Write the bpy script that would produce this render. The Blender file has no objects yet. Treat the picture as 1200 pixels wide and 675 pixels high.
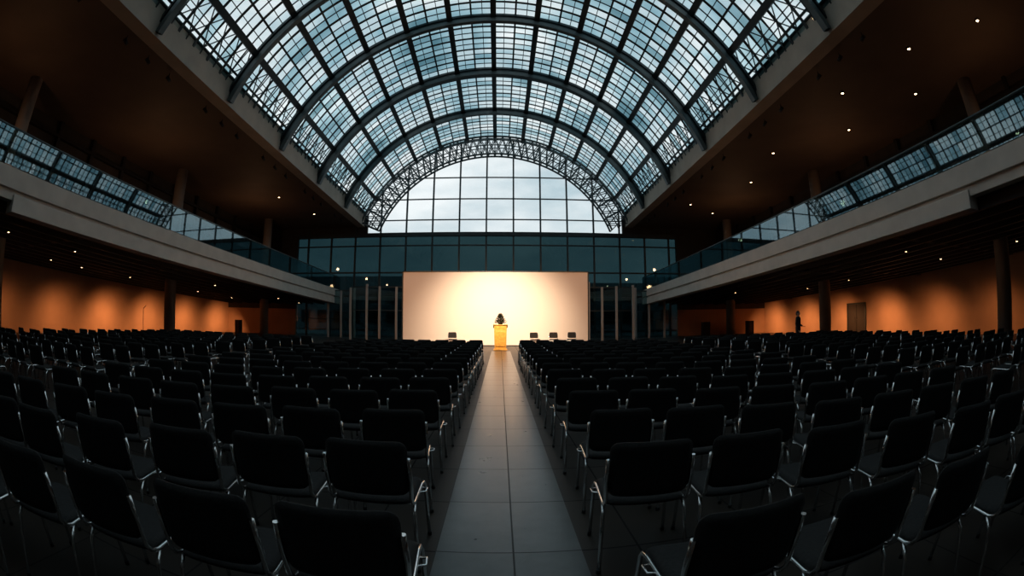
import bpy, bmesh, math, random
from mathutils import Vector, Matrix, Euler
random.seed(7)
SC=bpy.context.scene
COL=SC.collection
XC=-0.5            # hall centre line
YF=40.0            # end wall
YB=-9.0            # rear wall
def B(v):
    x,y,z=v
    return Vector((x,y,z-0.04*y*max(0,min(1,z/4.0))))
# ------------------------------------------------------------------ materials
def newmat(name):
    m=bpy.data.materials.new(name); m.use_nodes=True
    nt=m.node_tree; b=nt.nodes['Principled BSDF']; return m,nt,b
def pmat(name,col,rough=.6,metal=0,noise=0,scale=5,bump=0,spec=.5,col2=None):
    m,nt,b=newmat(name)
    b.inputs['Roughness'].default_value=rough; b.inputs['Metallic'].default_value=metal
    b.inputs['Specular IOR Level'].default_value=spec
    b.inputs['Base Color'].default_value=(*col,1)
    tc=nt.nodes.new('ShaderNodeTexCoord'); n=nt.nodes.new('ShaderNodeTexNoise'); n.inputs['Scale'].default_value=scale; n.inputs['Detail'].default_value=5
    nt.links.new(tc.outputs['Object'],n.inputs['Vector'])
    r=nt.nodes.new('ShaderNodeValToRGB'); r.color_ramp.elements[0].position=.3; r.color_ramp.elements[1].position=.7
    c2=col2 or tuple(c*(1-noise) for c in col)
    r.color_ramp.elements[0].color=(*c2,1); r.color_ramp.elements[1].color=(*col,1)
    nt.links.new(n.outputs['Fac'],r.inputs['Fac']); nt.links.new(r.outputs['Color'],b.inputs['Base Color'])
    if bump:
        bp=nt.nodes.new('ShaderNodeBump'); bp.inputs['Strength'].default_value=bump; bp.inputs['Distance'].default_value=.01
        nt.links.new(n.outputs['Fac'],bp.inputs['Height']); nt.links.new(bp.outputs['Normal'],b.inputs['Normal'])
    return m
def emat(name,col,s):
    m,nt,b=newmat(name); nt.nodes.remove(b)
    e=nt.nodes.new('ShaderNodeEmission'); e.inputs[0].default_value=(*col,1); e.inputs[1].default_value=s
    nt.links.new(e.outputs[0],nt.nodes['Material Output'].inputs[0]); return m
def glass(name,tint,refl=.08,rough=.02):
    m,nt,b=newmat(name); nt.nodes.remove(b)
    t=nt.nodes.new('ShaderNodeBsdfTransparent'); t.inputs[0].default_value=(*tint,1)
    g=nt.nodes.new('ShaderNodeBsdfGlossy'); g.inputs['Roughness'].default_value=rough; g.inputs[0].default_value=(.8,.95,1,1)
    f=nt.nodes.new('ShaderNodeLayerWeight'); f.inputs['Blend'].default_value=.5
    p=nt.nodes.new('ShaderNodeMath'); p.operation='POWER'; p.inputs[1].default_value=5; nt.links.new(f.outputs['Facing'],p.inputs[0])
    a=nt.nodes.new('ShaderNodeMath'); a.operation='MULTIPLY_ADD'; a.inputs[1].default_value=.75; a.inputs[2].default_value=refl; a.use_clamp=True
    nt.links.new(p.outputs[0],a.inputs[0])
    mx=nt.nodes.new('ShaderNodeMixShader'); nt.links.new(a.outputs[0],mx.inputs[0]); nt.links.new(t.outputs[0],mx.inputs[1]); nt.links.new(g.outputs[0],mx.inputs[2])
    nt.links.new(mx.outputs[0],nt.nodes['Material Output'].inputs[0]); return m,nt,t
M={}
M['steel']=pmat('painted_steel_dark',(.033,.05,.056),.45,.3,.3,2)
M['steel_l']=pmat('painted_steel_grey',(.12,.15,.155),.45,.3,.3,2)
M['plaster']=pmat('plaster_wall',(.54,.35,.24),.85,0,.18,.6,.1)
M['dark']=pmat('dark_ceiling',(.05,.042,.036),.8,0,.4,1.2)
M['black']=pmat('black_paint',(.012,.012,.013),.6,0,.3,2)
M['soffit']=pmat('soffit_board',(.13,.095,.07),.7,0,.25,.5)
M['conc']=pmat('fascia_concrete',(.64,.57,.50),.7,0,.15,1.5,.1)
M['beam']=pmat('edge_beam',(.46,.39,.32),.7,0,.2,1.0,.1)
M['column']=pmat('column_plaster',(.36,.31,.27),.7,0,.2,1.0,.1)
M['facade']=pmat('outdoor_facade',(.32,.34,.35),.7,0,.3,.3,.1)
M['fabric']=pmat('chair_fabric',(.020,.0195,.0195),.85,0,.4,60,.3,.35)
M['chrome']=pmat('chrome_tube',(.88,.88,.88),.18,1,.1,8)
M['plastic']=pmat('black_plastic',(.01,.01,.01),.45,0,.2,10)
M['screen']=pmat('screen_fabric',(.86,.82,.77),.9,0,.03,.4)
M['wood']=pmat('lectern_wood',(.76,.40,.07),.45,0,.35,9,0,.5)
M['leaf']=pmat('foliage',(.02,.035,.018),.6,0,.5,12)
M['flower']=pmat('flower_petals',(.16,.03,.02),.6,0,.3,12)
M['white']=pmat('white_post',(.42,.41,.39),.5,0,.1,3)
M['cloth']=pmat('dark_cloth',(.02,.02,.024),.85,0,.4,30)
M['skin']=pmat('skin',(.5,.3,.22),.55,0,.15,10)
M['hair']=pmat('hair',(.03,.02,.015),.6,0,.3,40)
M['lamp']=emat('lamp_glow',(1,.68,.36),10)
M['door']=pmat('door_dark',(.022,.018,.016),.6,0,.3,3)
M['railglass'],_,_=glass('railing_glass',(.34,.50,.54),.18)
M['lowglass'],_,_=glass('curtain_wall_glass',(.14,.215,.23),.06)
M['gable'],_,_=glass('gable_glass',(.93,.96,.97),.03)
M['partition'],_,_=glass('partition_glass',(.55,.7,.72),.08)
# roof glass : per-pane variation
g,nt,t=glass('roof_glass',(.6,.85,.9),.03); M['roofglass']=g
uv=nt.nodes.new('ShaderNodeUVMap')
def vm(op,a,b=None):
    n=nt.nodes.new('ShaderNodeVectorMath'); n.operation=op; nt.links.new(a,n.inputs[0])
    if b is not None:
        n.inputs[1].default_value=b
    return n.outputs[0]
fl=vm('FLOOR',vm('MULTIPLY',uv.outputs[0],(1/1.275,1/.6,1)))
wn=nt.nodes.new('ShaderNodeTexWhiteNoise'); wn.noise_dimensions='2D'; nt.links.new(fl,wn.inputs['Vector'])
no=nt.nodes.new('ShaderNodeTexNoise'); no.inputs['Scale'].default_value=.22; no.inputs['Detail'].default_value=2; nt.links.new(uv.outputs[0],no.inputs['Vector'])
ad=nt.nodes.new('ShaderNodeMath'); ad.operation='MULTIPLY_ADD'; ad.inputs[1].default_value=.38
nt.links.new(wn.outputs['Value'],ad.inputs[0]); nt.links.new(no.outputs['Fac'],ad.inputs[2])
rp=nt.nodes.new('ShaderNodeValToRGB'); e=rp.color_ramp.elements
e[0].position=.40; e[0].color=(.17,.31,.36,1); e[1].position=.82; e[1].color=(.97,1,1,1)
x=e.new(.60); x.color=(.52,.71,.77,1)
nt.links.new(ad.outputs[0],rp.inputs[0]); nt.links.new(rp.outputs[0],t.inputs[0])
# floors
def floormat(name,c1,c2,mort,w,h,off,rough,sp=.5,shift=(0,0,0),mo=.008):
    m,nt,b=newmat(name)
    tc=nt.nodes.new('ShaderNodeTexCoord'); mp=nt.nodes.new('ShaderNodeMapping'); mp.inputs['Location'].default_value=shift
    br=nt.nodes.new('ShaderNodeTexBrick'); br.offset=off; br.inputs['Scale'].default_value=1; br.inputs['Brick Width'].default_value=w; br.inputs['Row Height'].default_value=h
    br.inputs['Mortar Size'].default_value=mo; br.inputs['Mortar Smooth'].default_value=0; br.inputs['Color1'].default_value=(*c1,1); br.inputs['Color2'].default_value=(*c2,1); br.inputs['Mortar'].default_value=(*mort,1)
    nt.links.new(tc.outputs['Object'],mp.inputs[0]); nt.links.new(mp.outputs[0],br.inputs[0])
    n=nt.nodes.new('ShaderNodeTexNoise'); n.inputs['Scale'].default_value=4; n.inputs['Detail'].default_value=8; n.inputs['Roughness'].default_value=.65; nt.links.new(tc.outputs['Object'],n.inputs[0])
    rr=nt.nodes.new('ShaderNodeValToRGB'); rr.color_ramp.elements[0].position=.3; rr.color_ramp.elements[1].position=.7; rr.color_ramp.elements[0].color=(.62,.62,.62,1)
    nt.links.new(n.outputs['Fac'],rr.inputs[0])
    mx=nt.nodes.new('ShaderNodeMix'); mx.data_type='RGBA'; mx.blend_type='MULTIPLY'; mx.inputs['Factor'].default_value=.85
    nt.links.new(br.outputs['Color'],mx.inputs['A']); nt.links.new(rr.outputs['Color'],mx.inputs['B']); nt.links.new(mx.outputs['Result'],b.inputs['Base Color'])
    mr=nt.nodes.new('ShaderNodeMapRange'); mr.inputs['To Min'].default_value=rough-.04; mr.inputs['To Max'].default_value=rough+.06
    nt.links.new(n.outputs['Fac'],mr.inputs['Value'])
    jr=nt.nodes.new('ShaderNodeMath'); jr.operation='MULTIPLY_ADD'; jr.inputs[1].default_value=.4; nt.links.new(br.outputs['Fac'],jr.inputs[0]); nt.links.new(mr.outputs[0],jr.inputs[2]); nt.links.new(jr.outputs[0],b.inputs['Roughness'])
    b.inputs['Specular IOR Level'].default_value=sp
    return m
M['floor']=floormat('dark_floor',(.036,.028,.022),(.030,.023,.019),(.012,.012,.012),.9,.9,0,.45,.3)
M['aisle']=floormat('stone_slabs',(.125,.132,.13),(.10,.106,.106),(.03,.03,.03),.5,.9,0,.28,.5,(.42,0,0),.006)
# ------------------------------------------------------------------ mesh builder
class MB:
    def __init__(s,shear=False): s.bm=bmesh.new(); s.sh=shear; s.mats=[]; s.uv=None
    def mi(s,k):
        if k not in s.mats: s.mats.append(k)
        return s.mats.index(k)
    def v(s,p): return s.bm.verts.new(B(p) if s.sh else Vector(p))
    def face(s,pts,k,smooth=False):
        vs=[s.v(p) for p in pts]; f=s.bm.faces.new(vs); f.material_index=s.mi(k); f.smooth=smooth; return f
    def box(s,x0,x1,y0,y1,z0,z1,k):
        vs=[s.v((x,y,z)) for z in(z0,z1) for y in(y0,y1) for x in(x0,x1)]
        for q in((0,2,3,1),(4,5,7,6),(0,1,5,4),(2,6,7,3),(0,4,6,2),(1,3,7,5)):
            f=s.bm.faces.new([vs[i] for i in q]); f.material_index=s.mi(k)
    def tube(s,pts,r,k,seg=8,cap=True,rads=None):
        pts=[(B(p) if s.sh else Vector(p)) for p in pts]; rings=[]; n=len(pts); up=None
        for i,p in enumerate(pts):
            t=(pts[min(i+1,n-1)]-pts[max(i-1,0)]).normalized()
            if up is None: up=Vector((0,0,1)) if abs(t.z)<.9 else Vector((0,1,0))
            a=t.cross(up).normalized(); b=a.cross(t).normalized(); up=b
            rr=rads[i] if rads else r
            rings.append([s.bm.verts.new(p+(a*math.cos(2*math.pi*j/seg)+b*math.sin(2*math.pi*j/seg))*rr) for j in range(seg)])
        m=s.mi(k)
        for i in range(n-1):
            for j in range(seg):
                f=s.bm.faces.new([rings[i][j],rings[i][(j+1)%seg],rings[i+1][(j+1)%seg],rings[i+1][j]]); f.material_index=m; f.smooth=True
        if cap:
            for rg in(rings[0],rings[-1]):
                f=s.bm.faces.new(rg); f.material_index=m
    def obj(s,name,parent=None,bevel=0,loc=None):
        bmesh.ops.recalc_face_normals(s.bm,faces=s.bm.faces)
        me=bpy.data.meshes.new(name); s.bm.to_mesh(me); s.bm.free()
        for k in s.mats: me.materials.append(M[k])
        o=bpy.data.objects.new(name,me); COL.objects.link(o)
        if parent: o.parent=parent
        if bevel:
            md=o.modifiers.new('b','BEVEL'); md.width=bevel; md.segments=2; md.limit_method='ANGLE'
        if loc: o.location=loc
        return o
def empty(name,loc=(0,0,0)):
    o=bpy.data.objects.new(name,None); COL.objects.link(o); o.location=loc; o.empty_display_size=.2; return o
# ------------------------------------------------------------------ room shell
XL,XR=-27.0,26.0
m=MB(); m.box(XL-.3,XR+.3,YB-.3,YF+6,-.2,0,'floor'); m.obj('floor')
m=MB(); m.box(-.42,.52,YB,23.2,-.02,.004,'aisle'); m.obj('floor_aisle')
def wall(name,x0,x1,y0,y1,z0,z1,k):
    m=MB(True); zs=sorted(set([z0,min(max(4,z0),z1),z1]))
    for a,b in zip(zs[:-1],zs[1:]): m.box(x0,x1,y0,y1,a,b,k)
    return m.obj(name)
wall('wall_left',XL-.3,XL,YB,YF,0,12.5,'plaster')
wall('wall_right',XR,XR+.3,YB,YF,0,12.5,'plaster')
wall('wall_back',XL-.3,XR+.3,YB-.3,YB,0,21.5,'dark')
m=MB(True)
for a,b in((XL,-19),(16.2,XR)):
    m.box(a,b,YF,YF+.3,0,4,'plaster'); m.box(a,b,YF,YF+.3,4,12.5,'dark')
m.box(-19,-12.0,YF,YF+.3,10.7,12.5,'dark'); m.box(11.0,16.2,YF,YF+.3,10.7,12.5,'dark')
m.obj('wall_front')
m=MB(True)
m.box(XL-.3,-12.9,YB,YF+.3,11.5,12.5,'soffit'); m.box(11.9,XR+.3,YB,YF+.3,11.5,12.5,'soffit')
m.obj('ceiling')
m=MB(True); m.box(-12.95,-12.25,YB,YF,11.45,12.2,'beam'); m.box(-12.6,-12.25,YB,YF,12.2,12.7,'beam'); m.obj('trim_1')
m=MB(True); m.box(11.25,11.95,YB,YF,11.45,12.2,'beam'); m.box(11.25,11.6,YB,YF,12.2,12.7,'beam'); m.obj('trim_2')
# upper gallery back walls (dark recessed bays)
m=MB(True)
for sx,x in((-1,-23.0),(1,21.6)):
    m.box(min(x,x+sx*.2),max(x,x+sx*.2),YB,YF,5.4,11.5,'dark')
    for i in range(5):
        z=7.4+i*.8; m.box(min(x-sx*.3,x),max(x-sx*.3,x),YB,YF,z,z+.16,'black')
    for i in range(17):
        y=YB+1+i*3; m.box(min(x-sx*.25,x),max(x-sx*.25,x),y,y+.25,5.4,11.5,'black')
m.obj('wall_gallery')
# ------------------------------------------------------------------ balconies
def balcony(side):
    s=-1 if side=='left' else 1
    xe=-14.0 if s<0 else 12.3; xw=XL if s<0 else XR
    root=empty('balcony')
    def bx(m,xa,xb,y0,y1,z0,z1,k): m.box(min(xa,xb),max(xa,xb),y0,y1,z0,z1,k)
    ye=38.8
    m=MB(True)
    bx(m,xe,xe+s*.35,YB,ye,5.02,5.62,'conc')
    bx(m,xe+s*.12,xe+s*.5,YB,ye,4.72,5.02,'conc')
    bx(m,xe+s*.02,xe+s*.6,6.6,ye,4.38,4.90,'conc')
    m.obj('fascia',root,.02)
    m=MB(True); bx(m,xe+s*.3,xw,YB,39.7,4.75,5.4,'black')
    for i in range(11): bx(m,xe+s*(.7+i*1.15),xe+s*(.85+i*1.15),YB,39.7,4.40,4.75,'black')
    for i in range(6):
        y=YB+4+i*8; bx(m,xe+s*.7,xw,y,y+.3,4.5,4.75,'black')
    m.obj('deck',root)
    m=MB(True)
    n=int((ye-YB)/1.5)
    for i in range(n+1):
        y=YB+i*1.5+.3; bx(m,xe+s*.08,xe+s*.13,y,y+.05,5.2,6.72,'steel')
    m.tube([(xe+s*.1,YB,6.75),(xe+s*.1,ye,6.75)],.04,'steel_l'); m.tube([(xe+s*.1,YB,5.72),(xe+s*.1,ye,5.72)],.025,'steel')
    m.tube([(xe+s*.25,YB,6.35),(xe+s*.25,ye,6.35)],.02,'steel')
    m.obj('railing_frame',root)
    m=MB(True); bx(m,xe+s*.05,xe+s*.065,YB,ye,5.66,6.7,'railglass'); m.obj('railing_glass',root)
    m=MB(True)
    for y in range(5,38,4):
        for dx in(3.55,8.1):
            if random.random()<.55:
                x=xe+s*(dx+random.uniform(-.2,.2)); yy=y+random.uniform(-.8,.8)
                m.tube([(x,yy,4.75),(x,yy,4.36)],.07,'black',10); m.tube([(x,yy,4.36),(x,yy,4.355)],.05,'lamp',10)
    m.obj('downlights',root)
balcony('left'); balcony('right')
for s,x in((-1,-20.3),(1,19.7)):
    for y in(9.0,22.8,36.0):
        m=MB(True)
        m.tube([(x,y,0),(x,y,4),(x,y,11.5)],.4,'column',16); m.obj('column')
# ------------------------------------------------------------------ vaulted roof
R0=13.0; Z0=6.7; HA=math.asin(12/13.0)
def arc(a,r,y): return (XC+math.sin(a)*r,y,Z0+math.cos(a)*r)
roof=empty('vaulted_glass_roof')
ND=12
NA=96
m=MB(True); uvl=m.bm.loops.layers.uv.new('UVMap')
ys=[YB+i*(YF-YB)/4 for i in range(5)]
for i in range(NA):
    a0=-HA+2*HA*i/NA; a1=-HA+2*HA*(i+1)/NA
    for y0,y1 in zip(ys[:-1],ys[1:]):
        f=m.face([arc(a0,R0+.1,y0),arc(a1,R0+.1,y0),arc(a1,R0+.1,y1),arc(a0,R0+.1,y1)],'roofglass')
        for l,(a,y) in zip(f.loops,((a0,y0),(a1,y0),(a1,y1),(a0,y1))): l[uvl].uv=((a+HA)*R0,YF-y+.001)
m.obj('glazing',roof)
def archbox(m,y0,y1,r0,r1,k,na=64):
    m_i=m.mi(k); prev=None
    for i in range(na+1):
        a=-HA+2*HA*i/na
        ring=[m.v(arc(a,r0,y0)),m.v(arc(a,r1,y0)),m.v(arc(a,r1,y1)),m.v(arc(a,r0,y1))]
        if prev:
            for j in range(4):
                f=m.bm.faces.new([prev[j],prev[(j+1)%4],ring[(j+1)%4],ring[j]]); f.material_index=m_i
        prev=ring
m=MB(True)
y=YF-6
while y>YB:
    archbox(m,y-.14,y+.14,R0-.54,R0-.30,'steel_l'); archbox(m,y-.10,y+.10,R0-.08,R0+.05,'steel')
    archbox(m,y-.02,y+.02,R0-.32,R0-.05,'steel')
    y-=6
m.obj('main_ribs',roof)
m=MB(True)
y=YF; i=0
while y>YB:
    w=.035 if i%2 else .075
    archbox(m,y-w,y+w,R0+.06,R0+.09,'steel',48); y-=.6; i+=1
m.obj('glazing_bars',roof)
m=MB(True)
for i in range(ND+1):
    a=-HA+2*HA*i/ND
    def strip(a,da,r0,r1):
        p=[arc(a-da,r0,YB),arc(a+da,r0,YB),arc(a+da,r1,YB),arc(a-da,r1,YB)]
        q=[(x,YF,z) for x,_,z in p]
        for j in range(4): m.face([p[j],p[(j+1)%4],q[(j+1)%4],q[j]],'steel')
    strip(a,.0125,R0-.20,R0-.06); strip(a,.004,R0-.06,R0+.08)
    if i<ND:
        strip(a+HA/ND,.0040,R0+.03,R0+.09)
        strip(a+HA/ND*.5,.0016,R0+.06,R0+.09); strip(a+HA/ND*1.5,.0016,R0+.06,R0+.09)
m.obj('purlins',roof)
m=MB(True); ra,rb=12.85,11.15; N=44
for yy in(YF-.9,YF-.2):
    for r,t in((ra,.09),(rb,.09),((ra+rb)/2,.05)):
        m.tube([arc(-HA+2*HA*i/64,r,yy) for i in range(65)],t,'steel_l',6)
    for i in range(N):
        a0=-HA+2*HA*i/N; a1=-HA+2*HA*(i+1)/N
        m.tube([arc(a0,ra,yy),arc(a1,rb,yy)],.045,'steel_l',5,False)
        m.tube([arc(a0,rb,yy),arc(a1,ra,yy)],.045,'steel_l',5,False)
        if i%2==0: m.tube([arc(a0,rb,yy),arc(a0,ra,yy)],.05,'steel_l',5,False)
for i in range(N):
    a0=-HA+2*HA*i/N; m.tube([arc(a0,rb,YF-.9),arc(a0,rb,YF-.2)],.03,'steel_l',5,False)
m.obj('lattice_arch',roof)
m=MB(True)
for s in(-1,1):
    x1=XC+s*11.72; x2=XC+s*10.75; z1,z2=12.75,14.1
    m.tube([(x1,YB,z1),(x1,YF,z1)],.07,'steel_l',6); m.tube([(x2,YB,z2),(x2,YF,z2)],.07,'steel_l',6)
    n=40; d=(YF-YB)/n
    for i in range(n):
        y=YB+i*d
        m.tube([(x1,y,z1),(x2,y+d,z2)],.035,'steel_l',5,False); m.tube([(x2,y,z2),(x1,y+d,z1)],.035,'steel_l',5,False)
        m.tube([(x1,y,z1),(x2,y,z2)],.035,'steel_l',5,False)
    xr=XC+s*11.6; m.tube([(xr,YB,13.5),(xr,YF,13.5)],.03,'steel_l',5)
m.obj('lattice_girders',roof)
# ------------------------------------------------------------------ end window wall
win=empty('window_1')
m=MB(True); yg=YF+.12
NG=48; zc=10.7
for i in range(NG):
    a0=-HA+2*HA*i/NG; a1=-HA+2*HA*(i+1)/NG
    p0=arc(a0,R0+.1,yg); p1=arc(a1,R0+.1,yg)
    m.face([(p0[0],yg,zc),(p1[0],yg,zc),p1,p0],'gable')
m.obj('gable_glass',win)
m=MB(True); m.box(-19,16.2,yg,yg+.02,0,4,'lowglass'); m.box(-19,16.2,yg,yg+.02,4,zc,'lowglass'); m.obj('lower_glass',win)
m=MB(True)
for i in range(-4,12):
    x=-1.2+2.375*(i-4)
    if x<-19 or x>16.3: continue
    dx=abs(x-XC)
    zt=Z0+math.sqrt(max(0,R0*R0-dx*dx)) if dx<12 else 11.4
    m.box(x-.07,x+.07,YF-.1,YF+.1,0,4,'steel'); m.box(x-.07,x+.07,YF-.1,YF+.1,4,zt,'steel')
for z,t in((2.6,.08),(5.2,.1),(7.3,.12),(9.7,.1),(12.0,.08),(13.9,.08),(15.9,.07)):
    if z<11: xa,xb=-19,16.2
    else:
        w=math.sqrt(R0*R0-(z-Z0)**2); xa,xb=XC-w,XC+w
    m.box(xa,xb,YF-.08,YF+.08,z-t/2,z+t/2,'steel')
m.box(-19,16.2,YF-.18,YF+.12,10.5,10.85,'steel')
m.obj('mullions',win)
m=MB()
m.box(-40,6,72,80,0,8.5,'facade'); m.box(8,44,66,80,0,7.0,'facade')
for bx0,bx1,yy in((-40,6,71.9),(8,44,65.9)):
    x=bx0+1
    while x<bx1-2:
        for z in(1,4.2): m.box(x,x+1.6,yy,yy+.12,z,z+2,'door')
        x+=3
m.obj('neighbouring_building')
m=MB(); m.box(-150,150,YF+6.1,220,-.6,-.2,'facade'); m.obj('ground_outdoors')
# ------------------------------------------------------------------ glazed partitions beside screen
def partition(xs,y,name):
    root=empty(name)
    m=MB()
    for x in xs: m.box(x-.08,x+.08,y-.08,y+.08,0,4.4+random.uniform(-.5,.1),'white')
    m.obj('posts',root)
    m=MB(); m.box(xs[0],xs[-1],y-.01,y+.01,.05,3.9,'partition'); m.obj('glass',root)
    m=MB(); m.box(xs[0],xs[-1],y-.03,y+.03,3.9,4.0,'steel'); m.box(xs[0],xs[-1],y-.03,y+.03,2.2,2.26,'steel'); m.obj('rails',root)
partition([-11.2,-9.9,-8.9,-7.6,-6.6],33.5,'glass_partition')
partition([6.5,7.5,8.6,9.9],33.5,'glass_partition')
partition([-14.6,-13.4,-12.2],37.5,'glass_partition')
partition([11.3,12.5,13.9],37.5,'glass_partition')
# ------------------------------------------------------------------ screen
root=empty('projection_screen',(0,0,0))
m=MB(); m.box(-5.93,5.37,28.0,28.04,.06,4.47,'screen'); m.obj('screen_surface',root)
m=MB()
m.box(-6,-5.93,27.97,28.1,0,4.5,'steel'); m.box(5.37,5.44,27.97,28.1,0,4.5,'steel'); m.box(-6,5.44,27.97,28.1,4.47,4.53,'steel'); m.box(-6,5.44,27.97,28.1,0,.06,'steel')
for x in(-4.5,-.3,4): m.tube([(x,28.1,3.6),(x,29.6,.02)],.03,'steel'); m.tube([(x,28.1,.03),(x,29.6,.03)],.03,'steel')
m.obj('screen_frame',root)
# ------------------------------------------------------------------ lectern
LX,LY=.03,24.2
root=empty('lectern',(LX,LY,0))
m=MB()
def taper(m,w0,d0,z0,w1,d1,z1,k,dy=0):
    p=[m.v((sx*w0/2,sy*d0/2,z0)) for sy in(-1,1) for sx in(-1,1)]; q=[m.v((sx*w1/2,dy+sy*d1/2,z1)) for sy in(-1,1) for sx in(-1,1)]
    for f in((p[0],p[1],q[1],q[0]),(p[2],q[2],q[3],p[3]),(p[0],q[0],q[2],p[2]),(p[1],p[3],q[3],q[1]),(p[1],p[0],p[2],p[3]),(q[0],q[1],q[3],q[2])):
        F=m.bm.faces.new(f); F.material_index=m.mi(k)
m.box(-.36,.36,-.28,.28,0,.06,'wood')
taper(m,.60,.42,.06,.66,.46,1.16,'wood')
m.box(-.25,.25,-.245,-.225,.2,1.0,'wood')
m.obj('body',root,.01)
m=MB()
vs=[(-.38,-.28,1.30),(.38,-.28,1.30),(.38,.28,1.14),(-.38,.28,1.14)]
top=[m.v((a,b,c+.04)) for a,b,c in vs]; bot=[m.v((a,b,c)) for a,b,c in vs]
for q in([top[0],top[1],top[2],top[3]],[bot[3],bot[2],bot[1],bot[0]],*[[bot[i],bot[(i+1)%4],top[(i+1)%4],top[i]] for i in range(4)]):
    F=m.bm.faces.new(q); F.material_index=m.mi('wood')
m.box(-.32,.32,-.24,-.2,1.14,1.3,'wood'); m.box(-.31,-.28,-.23,.2,1.1,1.2,'wood'); m.box(.28,.31,-.23,.2,1.1,1.2,'wood')
m.obj('desk',root,.006)
m=MB()
for s in(-1,1): m.tube([(s*.22,.0,1.25),(s*.2,.02,1.45),(s*.12,.08,1.6),(s*.08,.14,1.62)],.007,'plastic',6); m.tube([(s*.08,.14,1.62),(s*.06,.18,1.62)],.016,'plastic',8)
m.obj('microphones',root)
fa=empty('flower_arrangement',(0,-.12,1.30)); fa.parent=root; root=fa
m=MB(); m.tube([(0,0,-.01),(0,0,.03),(0,0,.09),(0,0,.14)],.1,'plastic',16,True,[.08,.11,.13,.12]); m.obj('pot',root)
m=MB()
for i in range(620):
    z=random.random(); ang=random.uniform(0,2*math.pi); rr=(.31*(1-z)**.75+.02)*random.uniform(.4,1)
    c=Vector((math.cos(ang)*rr,math.sin(ang)*rr*.7,.08+z*.48)); d=Vector((math.cos(ang),math.sin(ang)*.7,random.uniform(-.2,1.2))).normalized()
    sd=d.cross(Vector((0,0,1)));  sd=sd.normalized() if sd.length>.01 else Vector((1,0,0)); L=random.uniform(.05,.10); w=L*.36; nrm=sd.cross(d)*.015
    m.face([c,c+d*L*.5+sd*w+nrm,c+d*L,c+d*L*.5-sd*w+nrm],'leaf' if random.random()<.9 else 'flower')
for i in range(40):
    ang=random.uniform(0,6.28); t=random.random(); m.tube([(0,0,.1),(math.cos(ang)*.18*(1-t),math.sin(ang)*.13*(1-t),.2+.3*t)],.005,'leaf',4,False)
m.obj('foliage',root)
# ------------------------------------------------------------------ chair
def chair_mesh():
    m=MB(); bm=m.bm
    def pad(fn,nu,nv,k):
        a=[[m.v(fn(i/nu*2-1,j/nv*2-1,0)) for i in range(nu+1)] for j in range(nv+1)]
        b=[[m.v(fn(i/nu*2-1,j/nv*2-1,1)) for i in range(nu+1)] for j in range(nv+1)]
        mi=m.mi(k); fs=[]
        for j in range(nv):
            for i in range(nu):
                fs.append(bm.faces.new([a[j][i],a[j][i+1],a[j+1][i+1],a[j+1][i]])); fs.append(bm.faces.new([b[j][i],b[j+1][i],b[j+1][i+1],b[j][i+1]]))
        edge=[(0,i) for i in range(nu)]+[(j,nu) for j in range(nv)]+[(nv,i) for i in range(nu,0,-1)]+[(j,0) for j in range(nv,0,-1)]
        for n in range(len(edge)):
            p=edge[n]; q=edge[(n+1)%len(edge)]
            fs.append(bm.faces.new([a[p[0]][p[1]],b[p[0]][p[1]],b[q[0]][q[1]],a[q[0]][q[1]]]))
        for f in fs: f.material_index=mi; f.smooth=True
    def sq(u,v,w,h,cr):
        x=u*w/2; y=v*h/2; ix=w/2-cr; iy=h/2-cr
        ex=abs(x)-ix; ey=abs(y)-iy
        if ex>0 and ey>0:
            mlen=math.hypot(ex,ey); mx=max(ex,ey); s=mx/mlen if mlen else 1
            x=math.copysign(ix+ex*s,x); y=math.copysign(iy+ey*s,y)
        return x,y
    def back(u,v,side):
        x,h=sq(u,v,.48,.34,.055)
        edge=max(abs(u),abs(v)); th=.018*(1-max(0,(edge-.8)/.2)**2*.75)
        yy=-.235 -.035*(1-(x/.24)**2) - (h+.17)*.16
        return (x,yy+(th if side else -th),.672+h)
    pad(back,14,12,'fabric')
    def seat(u,v,side):
        x,y=sq(u,v,.485,.45,.06)
        edge=max(abs(u),abs(v)); th=.026*(1-max(0,(edge-.8)/.2)**2*.7)
        z=.445-.03*max(0,(y-.12)/.1)**2*.6 -.012*(1-(x/.24)**2) + y*.03
        return (x,y+.02,z+(th if side else -th))
    pad(seat,12,12,'fabric')
    r=.0125
    for s in(-1,1):
        x=s*.245
        m.tube([(s*.262,.25,.012),(s*.252,.235,.40),(x,.22,.425),(x,.15,.432),(x,-.16,.425),(x,-.21,.44),(x,-.245,.48),(s*.250,-.262,.6),(s*.246,-.285,.74)],r,'chrome',8)
        m.tube([(s*.265,-.30,.012),(s*.25,-.20,.36),(x,-.15,.42)],r,'chrome',8)
        m.tube([(x,.10,.425),(s*.29,.09,.43),(s*.29,.02,.43),(x,.01,.425)],.007,'chrome',6)
        for y,xx in((.25,.262),(-.30,.265)): m.tube([(s*xx,y,0),(s*xx,y,.03)],.016,'plastic',8)
    m.tube([(-.245,.17,.41),(.245,.17,.41)],.009,'chrome',6); m.tube([(-.245,-.14,.41),(.245,-.14,.41)],.009,'chrome',6)
    bmesh.ops.recalc_face_normals(bm,faces=bm.faces)
    me=bpy.data.meshes.new('conference_chair'); bm.to_mesh(me); bm.free()
    for k in m.mats: me.materials.append(M[k])
    return me
CH=chair_mesh()
PX,PY=13.1,17.2
def chair(x,y,rot,parent=None,name='conference_chair'):
    if abs(x-PX)<.75 and abs(y-PY)<.75: return
    o=bpy.data.objects.new(name,CH); COL.objects.link(o); o.location=(x,y,0.004 if abs(x-.05)<.6 else 0); o.rotation_euler=(0,0,rot)
    if parent: o.parent=parent
    return o
far=empty('conference_chair_rows')
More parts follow.
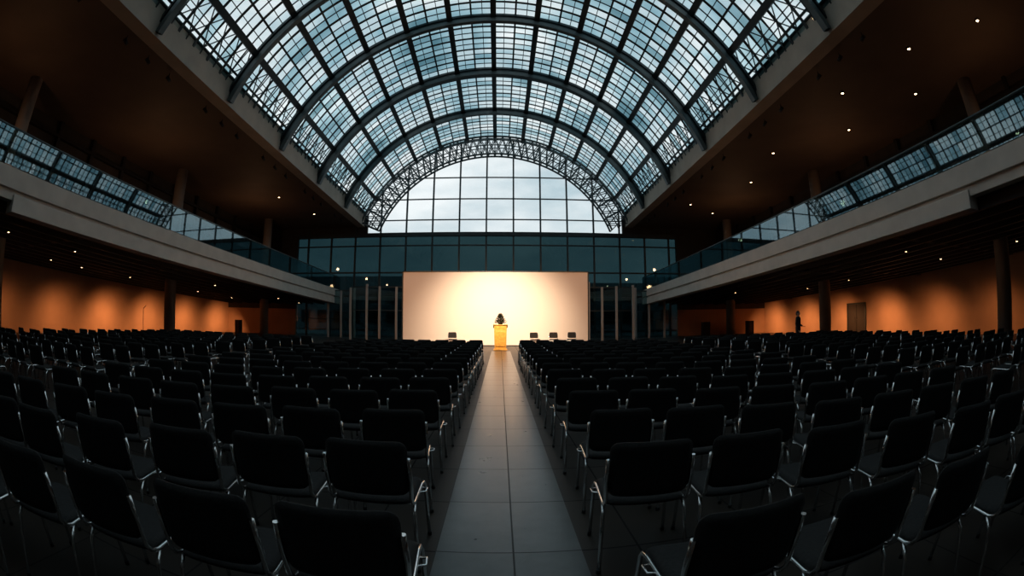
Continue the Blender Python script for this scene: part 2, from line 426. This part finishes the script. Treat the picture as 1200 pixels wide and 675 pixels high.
def bend(x):
    a=abs(x); return -.075*a*a if a<3 else -.675-.2*(a-3)
rows=[1.80,2.74,3.68,4.68,5.70]+[6.7+.98*i for i in range(11)]
for ri,y in enumerate(rows):
    for s in(-1,1):
        x0={0:(-.60,.90),1:(-.76,.86)}.get(ri,(-.84,.92))[0 if s<0 else 1]
        k=1.0 if ri<6 else max(0.15,1-.12*(ri-5))
        for c in range(8):
            x=x0+s*.60*c
            rot=(.13*k*x if abs(x)<3 else math.copysign(.39*k,x))*-.6+random.uniform(-.05,.05)
            yy=y+bend(x)*k+random.uniform(-.03,.03)
            if ri==0 and s>0: yy-=.10; rot+=.12 if c==0 else .03
            chair(x+random.uniform(-.012,.012),yy,rot,None if ri<4 else far,'conference_chair' if ri<4 else 'chair')
for s,x0 in((-1,-7.5),(1,7.3)):
    for ri in range(14):
        y=3.9+ri*1.02
        for c in range(12):
            x=x0+s*.63*c
            if ri<2 and c<2-ri: continue
            chair(x+random.uniform(-.05,.05),y+random.uniform(-.08,.08),random.uniform(-.15,.15)-s*.05,far,'chair')
for x in(-2.75,2.05,3.15,4.2):
    chair(x,27.0,math.pi+random.uniform(-.3,.3))
# ------------------------------------------------------------------ doors & cabinets
root=empty('door_1')
m=MB(); m.box(XR-.06,XR-.01,25.0,27.0,0,2.2,'door'); m.box(XR-.09,XR-.06,25.96,26.04,0,2.2,'black'); m.obj('leaves',root)
m=MB(); m.box(XR-.1,XR,24.88,25,0,2.3,'steel'); m.box(XR-.1,XR,27,27.12,0,2.3,'steel'); m.box(XR-.1,XR,24.88,27.12,2.2,2.32,'steel')
m.tube([(XR-.12,25.9,.9),(XR-.12,25.9,1.3)],.015,'chrome'); m.tube([(XR-.12,26.1,.9),(XR-.12,26.1,1.3)],.015,'chrome'); m.obj('frame',root)
def cabinet(x,y,w,h):
    root=empty('loudspeaker',(x,y,0))
    m=MB(); m.box(-w/2,w/2,-.25,.25,.0,h,'black'); m.obj('cabinet',root,.02)
    m=MB(); m.tube([(0,-.27,h*.3),(0,-.25,h*.3)],w*.36,'plastic',20); m.tube([(0,-.27,h*.72),(0,-.25,h*.72)],w*.22,'plastic',20); m.obj('drivers',root)
cabinet(17.9,37.5,.7,1.25); cabinet(22.6,37.5,.7,1.25); cabinet(-21.8,34,.5,1.25)
m=MB(); m.tube([(-16.6,16.5,0),(-16.6,16.5,1.75)],.015,'plastic'); m.tube([(-16.6,16.5,1.7),(-16.3,16.4,1.85)],.012,'plastic')
for a in(0,2.1,4.2): m.tube([(-16.6,16.5,.2),(-16.6+.3*math.cos(a),16.5+.3*math.sin(a),.01)],.01,'plastic',6)
m.obj('microphone_stand')
# ------------------------------------------------------------------ person standing on the right
def skin(name,verts,edges,rad,mat,parent,sub=2):
    me=bpy.data.meshes.new(name); me.from_pydata(verts,edges,[]); o=bpy.data.objects.new(name,me); COL.objects.link(o); o.parent=parent
    sk=o.modifiers.new('s','SKIN'); 
    for i,r in enumerate(rad):
        r=(r,r) if not isinstance(r,tuple) else r
        me.skin_vertices[0].data[i].radius=r
    me.skin_vertices[0].data[0].use_root=True
    sb=o.modifiers.new('ss','SUBSURF'); sb.levels=sub; sb.render_levels=sub
    me.materials.append(M[mat]); return o
pr=empty('standing_person',(PX,PY,0)); pr.rotation_euler=(0,0,math.radians(35))
V=[(0,0,.95),(0,0,1.12),(0,-.01,1.3),(0,0,1.43),(0,0,1.5),
   (-.1,0,.88),(-.11,-.01,.5),(-.12,.02,.1),(-.13,-.12,.04),
   (.1,0,.88),(.11,.0,.5),(.12,.02,.1),(.14,-.12,.04),
   (-.17,0,1.42),(-.22,.03,1.15),(-.2,-.1,.93),
   (.17,0,1.42),(.23,.03,1.15),(.17,-.17,1.06)]
E=[(0,1),(1,2),(2,3),(3,4),(0,5),(5,6),(6,7),(7,8),(0,9),(9,10),(10,11),(11,12),(3,13),(13,14),(14,15),(3,16),(16,17),(17,18)]
Rr=[(.17,.13),(.16,.12),(.19,.13),(.11,.08),.05,.105,.075,.055,.045,.105,.075,.055,.045,.07,.058,.04,.07,.058,.04]
skin('clothed_body',V,E,Rr,'cloth',pr)
m=MB()
bmesh.ops.create_uvsphere(m.bm,u_segments=20,v_segments=14,radius=1)
for v in m.bm.verts:
    x,y,z=v.co
    v.co=Vector((x*.078*(1-.18*max(0,-z)),y*.098,1.62+z*.118))
    if y<-.9 and abs(x)<.2 and -.3<z<.1: v.co.y-=.018
for f in m.bm.faces: f.smooth=True
m.mi('skin'); m.obj('head',pr)
m=MB(); m.tube([(0,0,1.46),(0,-.005,1.55)],.05,'skin',12)
for s in(-1,1): m.tube([(s*.077,.01,1.58),(s*.085,.015,1.61),(s*.08,.01,1.64)],.012,'skin',8); m.tube([(s*.03,-.09,1.625),(s*.03,-.097,1.625)],.01,'hair',8)
m.tube([(-.025,-.09,1.555),(.025,-.09,1.555)],.006,'hair',6); m.obj('neck_and_features',pr)
m=MB(); bmesh.ops.create_uvsphere(m.bm,u_segments=20,v_segments=14,radius=1)
dele=[v for v in m.bm.verts if v.co.z<-.15 and v.co.y<.2 or (v.co.y<-.6 and v.co.z<.45)]
bmesh.ops.delete(m.bm,geom=dele,context='VERTS')
for v in m.bm.verts: v.co=Vector((v.co.x*.088,v.co.y*.108+.006,1.63+v.co.z*.122))
for f in m.bm.faces: f.smooth=True
m.mi('hair'); m.obj('hair',pr)
for hx,hy,hz,d in((-.2,-.12,.9,Vector((0,-.35,-.94))),(.165,-.2,1.05,Vector((-.1,-.98,.1)))):
    vs=[(hx,hy,hz)]; es=[]; rd=[.026]; h=Vector((hx,hy,hz)); side=Vector((0,1,-.4)).normalized() if d.z<-.5 else Vector((1,0,0))
    pm=h+d*.07; vs.append(tuple(pm)); es.append((0,1)); rd.append((.03,.018))
    for j,L in enumerate((.065,.075,.07,.055)):
        b=pm+side*(.027-.018*j); a=len(vs); vs+= [tuple(b+d*.015),tuple(b+d*L*.6),tuple(b+d*L+Vector((.01,0,-.012)))]; es+=[(1,a),(a,a+1),(a+1,a+2)]; rd+=[.009,.009,.008]
    a=len(vs); b=h+d*.02+side*.035; vs+=[tuple(b),tuple(b+d*.03+side*.02)]; es+=[(0,a),(a,a+1)]; rd+=[.011,.009]
    skin('hand',vs,es,rd,'skin',pr,1)
# ------------------------------------------------------------------ lamps
m=MB(True)
for x,y in((15.0,9.0),(16.3,5.5),(14.6,13.5),(17.6,16.5),(15.2,21),(16.5,26),(14.4,32),(18.2,11.5),(17.3,34),(-16.2,30),(-15.3,35)):
    m.tube([(x,y,11.5),(x,y,11.44)],.11,'steel',12); m.tube([(x,y,11.44),(x,y,11.435)],.07,'lamp',12)
m.obj('ceiling_downlights')
m=MB(True)
for s,x in((-1,-13.4),(1,12.4)):
    for i in range(22):
        if i%4==3: continue
        y=3+i*1.6; m.tube([(x,y,11.5),(x,y,11.32)],.02,'black',6); m.tube([(x,y-.1,11.3),(x,y+.14,11.2)],.08,'black',10)
m.obj('track_spotlights')
def light(name,kind,loc,rot,energy,col,**kw):
    l=bpy.data.lights.new(name,kind); l.energy=energy; l.color=col
    for k,v in kw.items(): setattr(l,k,v)
    o=bpy.data.objects.new(name,l); COL.objects.link(o); o.location=loc; o.rotation_euler=rot; return o
def aim(o,t): o.rotation_euler=(Vector(t)-o.location).to_track_quat('-Z','Y').to_euler()
W=(1,.38,.13)
for s,xw in((-1,XL),(1,XR)):
    for y in(7,12,17,22,27,32,37.5):
        e=120 if y<13 else (240 if y<20 else 420)
        o=light('wall_washer','SPOT',(xw-s*2.6,y,1.7),(0,0,0),e,W,spot_size=math.radians(140),spot_blend=1.0,shadow_soft_size=.2); aim(o,(xw,y+.5,-.2))
for s,x in((-1,-18.5),(1,17.5)):
    for y in(6,18,30):
        light('gallery_lamp','POINT',(x,y,7.2),(0,0,0),58,(1,.5,.25),shadow_soft_size=.15)
o=light('stage_spotlight','SPOT',(0,20.5,5.2),(0,0,0),5600,(1,.70,.46),spot_size=math.radians(76),spot_blend=1.0,shadow_soft_size=.3); aim(o,(-.2,28,1.0))
for s in(-1,1):
    o=light('stage_spotlight','SPOT',(s*4.5-.3,19.0,6.0),(0,0,0),1500,(1,.45,.2),spot_size=math.radians(85),spot_blend=1.0,shadow_soft_size=.3); aim(o,(s*3.8-.3,28,1.0))
o=light('lectern_spotlight','SPOT',(0.5,18.0,7.0),(0,0,0),1200,(1,.72,.4),spot_size=math.radians(14),spot_blend=.8,shadow_soft_size=.08); aim(o,(LX,LY,.8))
# ------------------------------------------------------------------ world
w=bpy.data.worlds.new('overcast_sky'); SC.world=w; w.use_nodes=True; nt=w.node_tree; bg=nt.nodes['Background']
tc=nt.nodes.new('ShaderNodeTexCoord'); mp=nt.nodes.new('ShaderNodeMapping'); mp.inputs['Scale'].default_value=(1.6,1.6,4)
n=nt.nodes.new('ShaderNodeTexNoise'); n.inputs['Scale'].default_value=2.2; n.inputs['Detail'].default_value=5
nt.links.new(tc.outputs['Generated'],mp.inputs[0]); nt.links.new(mp.outputs[0],n.inputs[0])
r=nt.nodes.new('ShaderNodeValToRGB'); r.color_ramp.elements[0].position=.38; r.color_ramp.elements[0].color=(.48,.61,.67,1); r.color_ramp.elements[1].position=.66; r.color_ramp.elements[1].color=(.94,.97,.98,1)
nt.links.new(n.outputs['Fac'],r.inputs[0]); nt.links.new(r.outputs[0],bg.inputs[0]); bg.inputs[1].default_value=1.05
# ------------------------------------------------------------------ camera (wide fisheye lens, as in the photograph)
cam=bpy.data.cameras.new('camera'); co=bpy.data.objects.new('camera',cam); COL.objects.link(co); SC.camera=co
cam.type='PANO'; cam.sensor_fit='HORIZONTAL'; cam.sensor_width=10.5*1200/545; cam.sensor_height=cam.sensor_width*675/1200
cam.clip_start=.05; cam.clip_end=500
co.location=(0,0,1.5); co.rotation_euler=(math.pi/2+math.radians(4.1),0,-math.radians(1.5))
SC.view_settings.view_transform='Standard'; SC.view_settings.look='None'; SC.view_settings.exposure=0
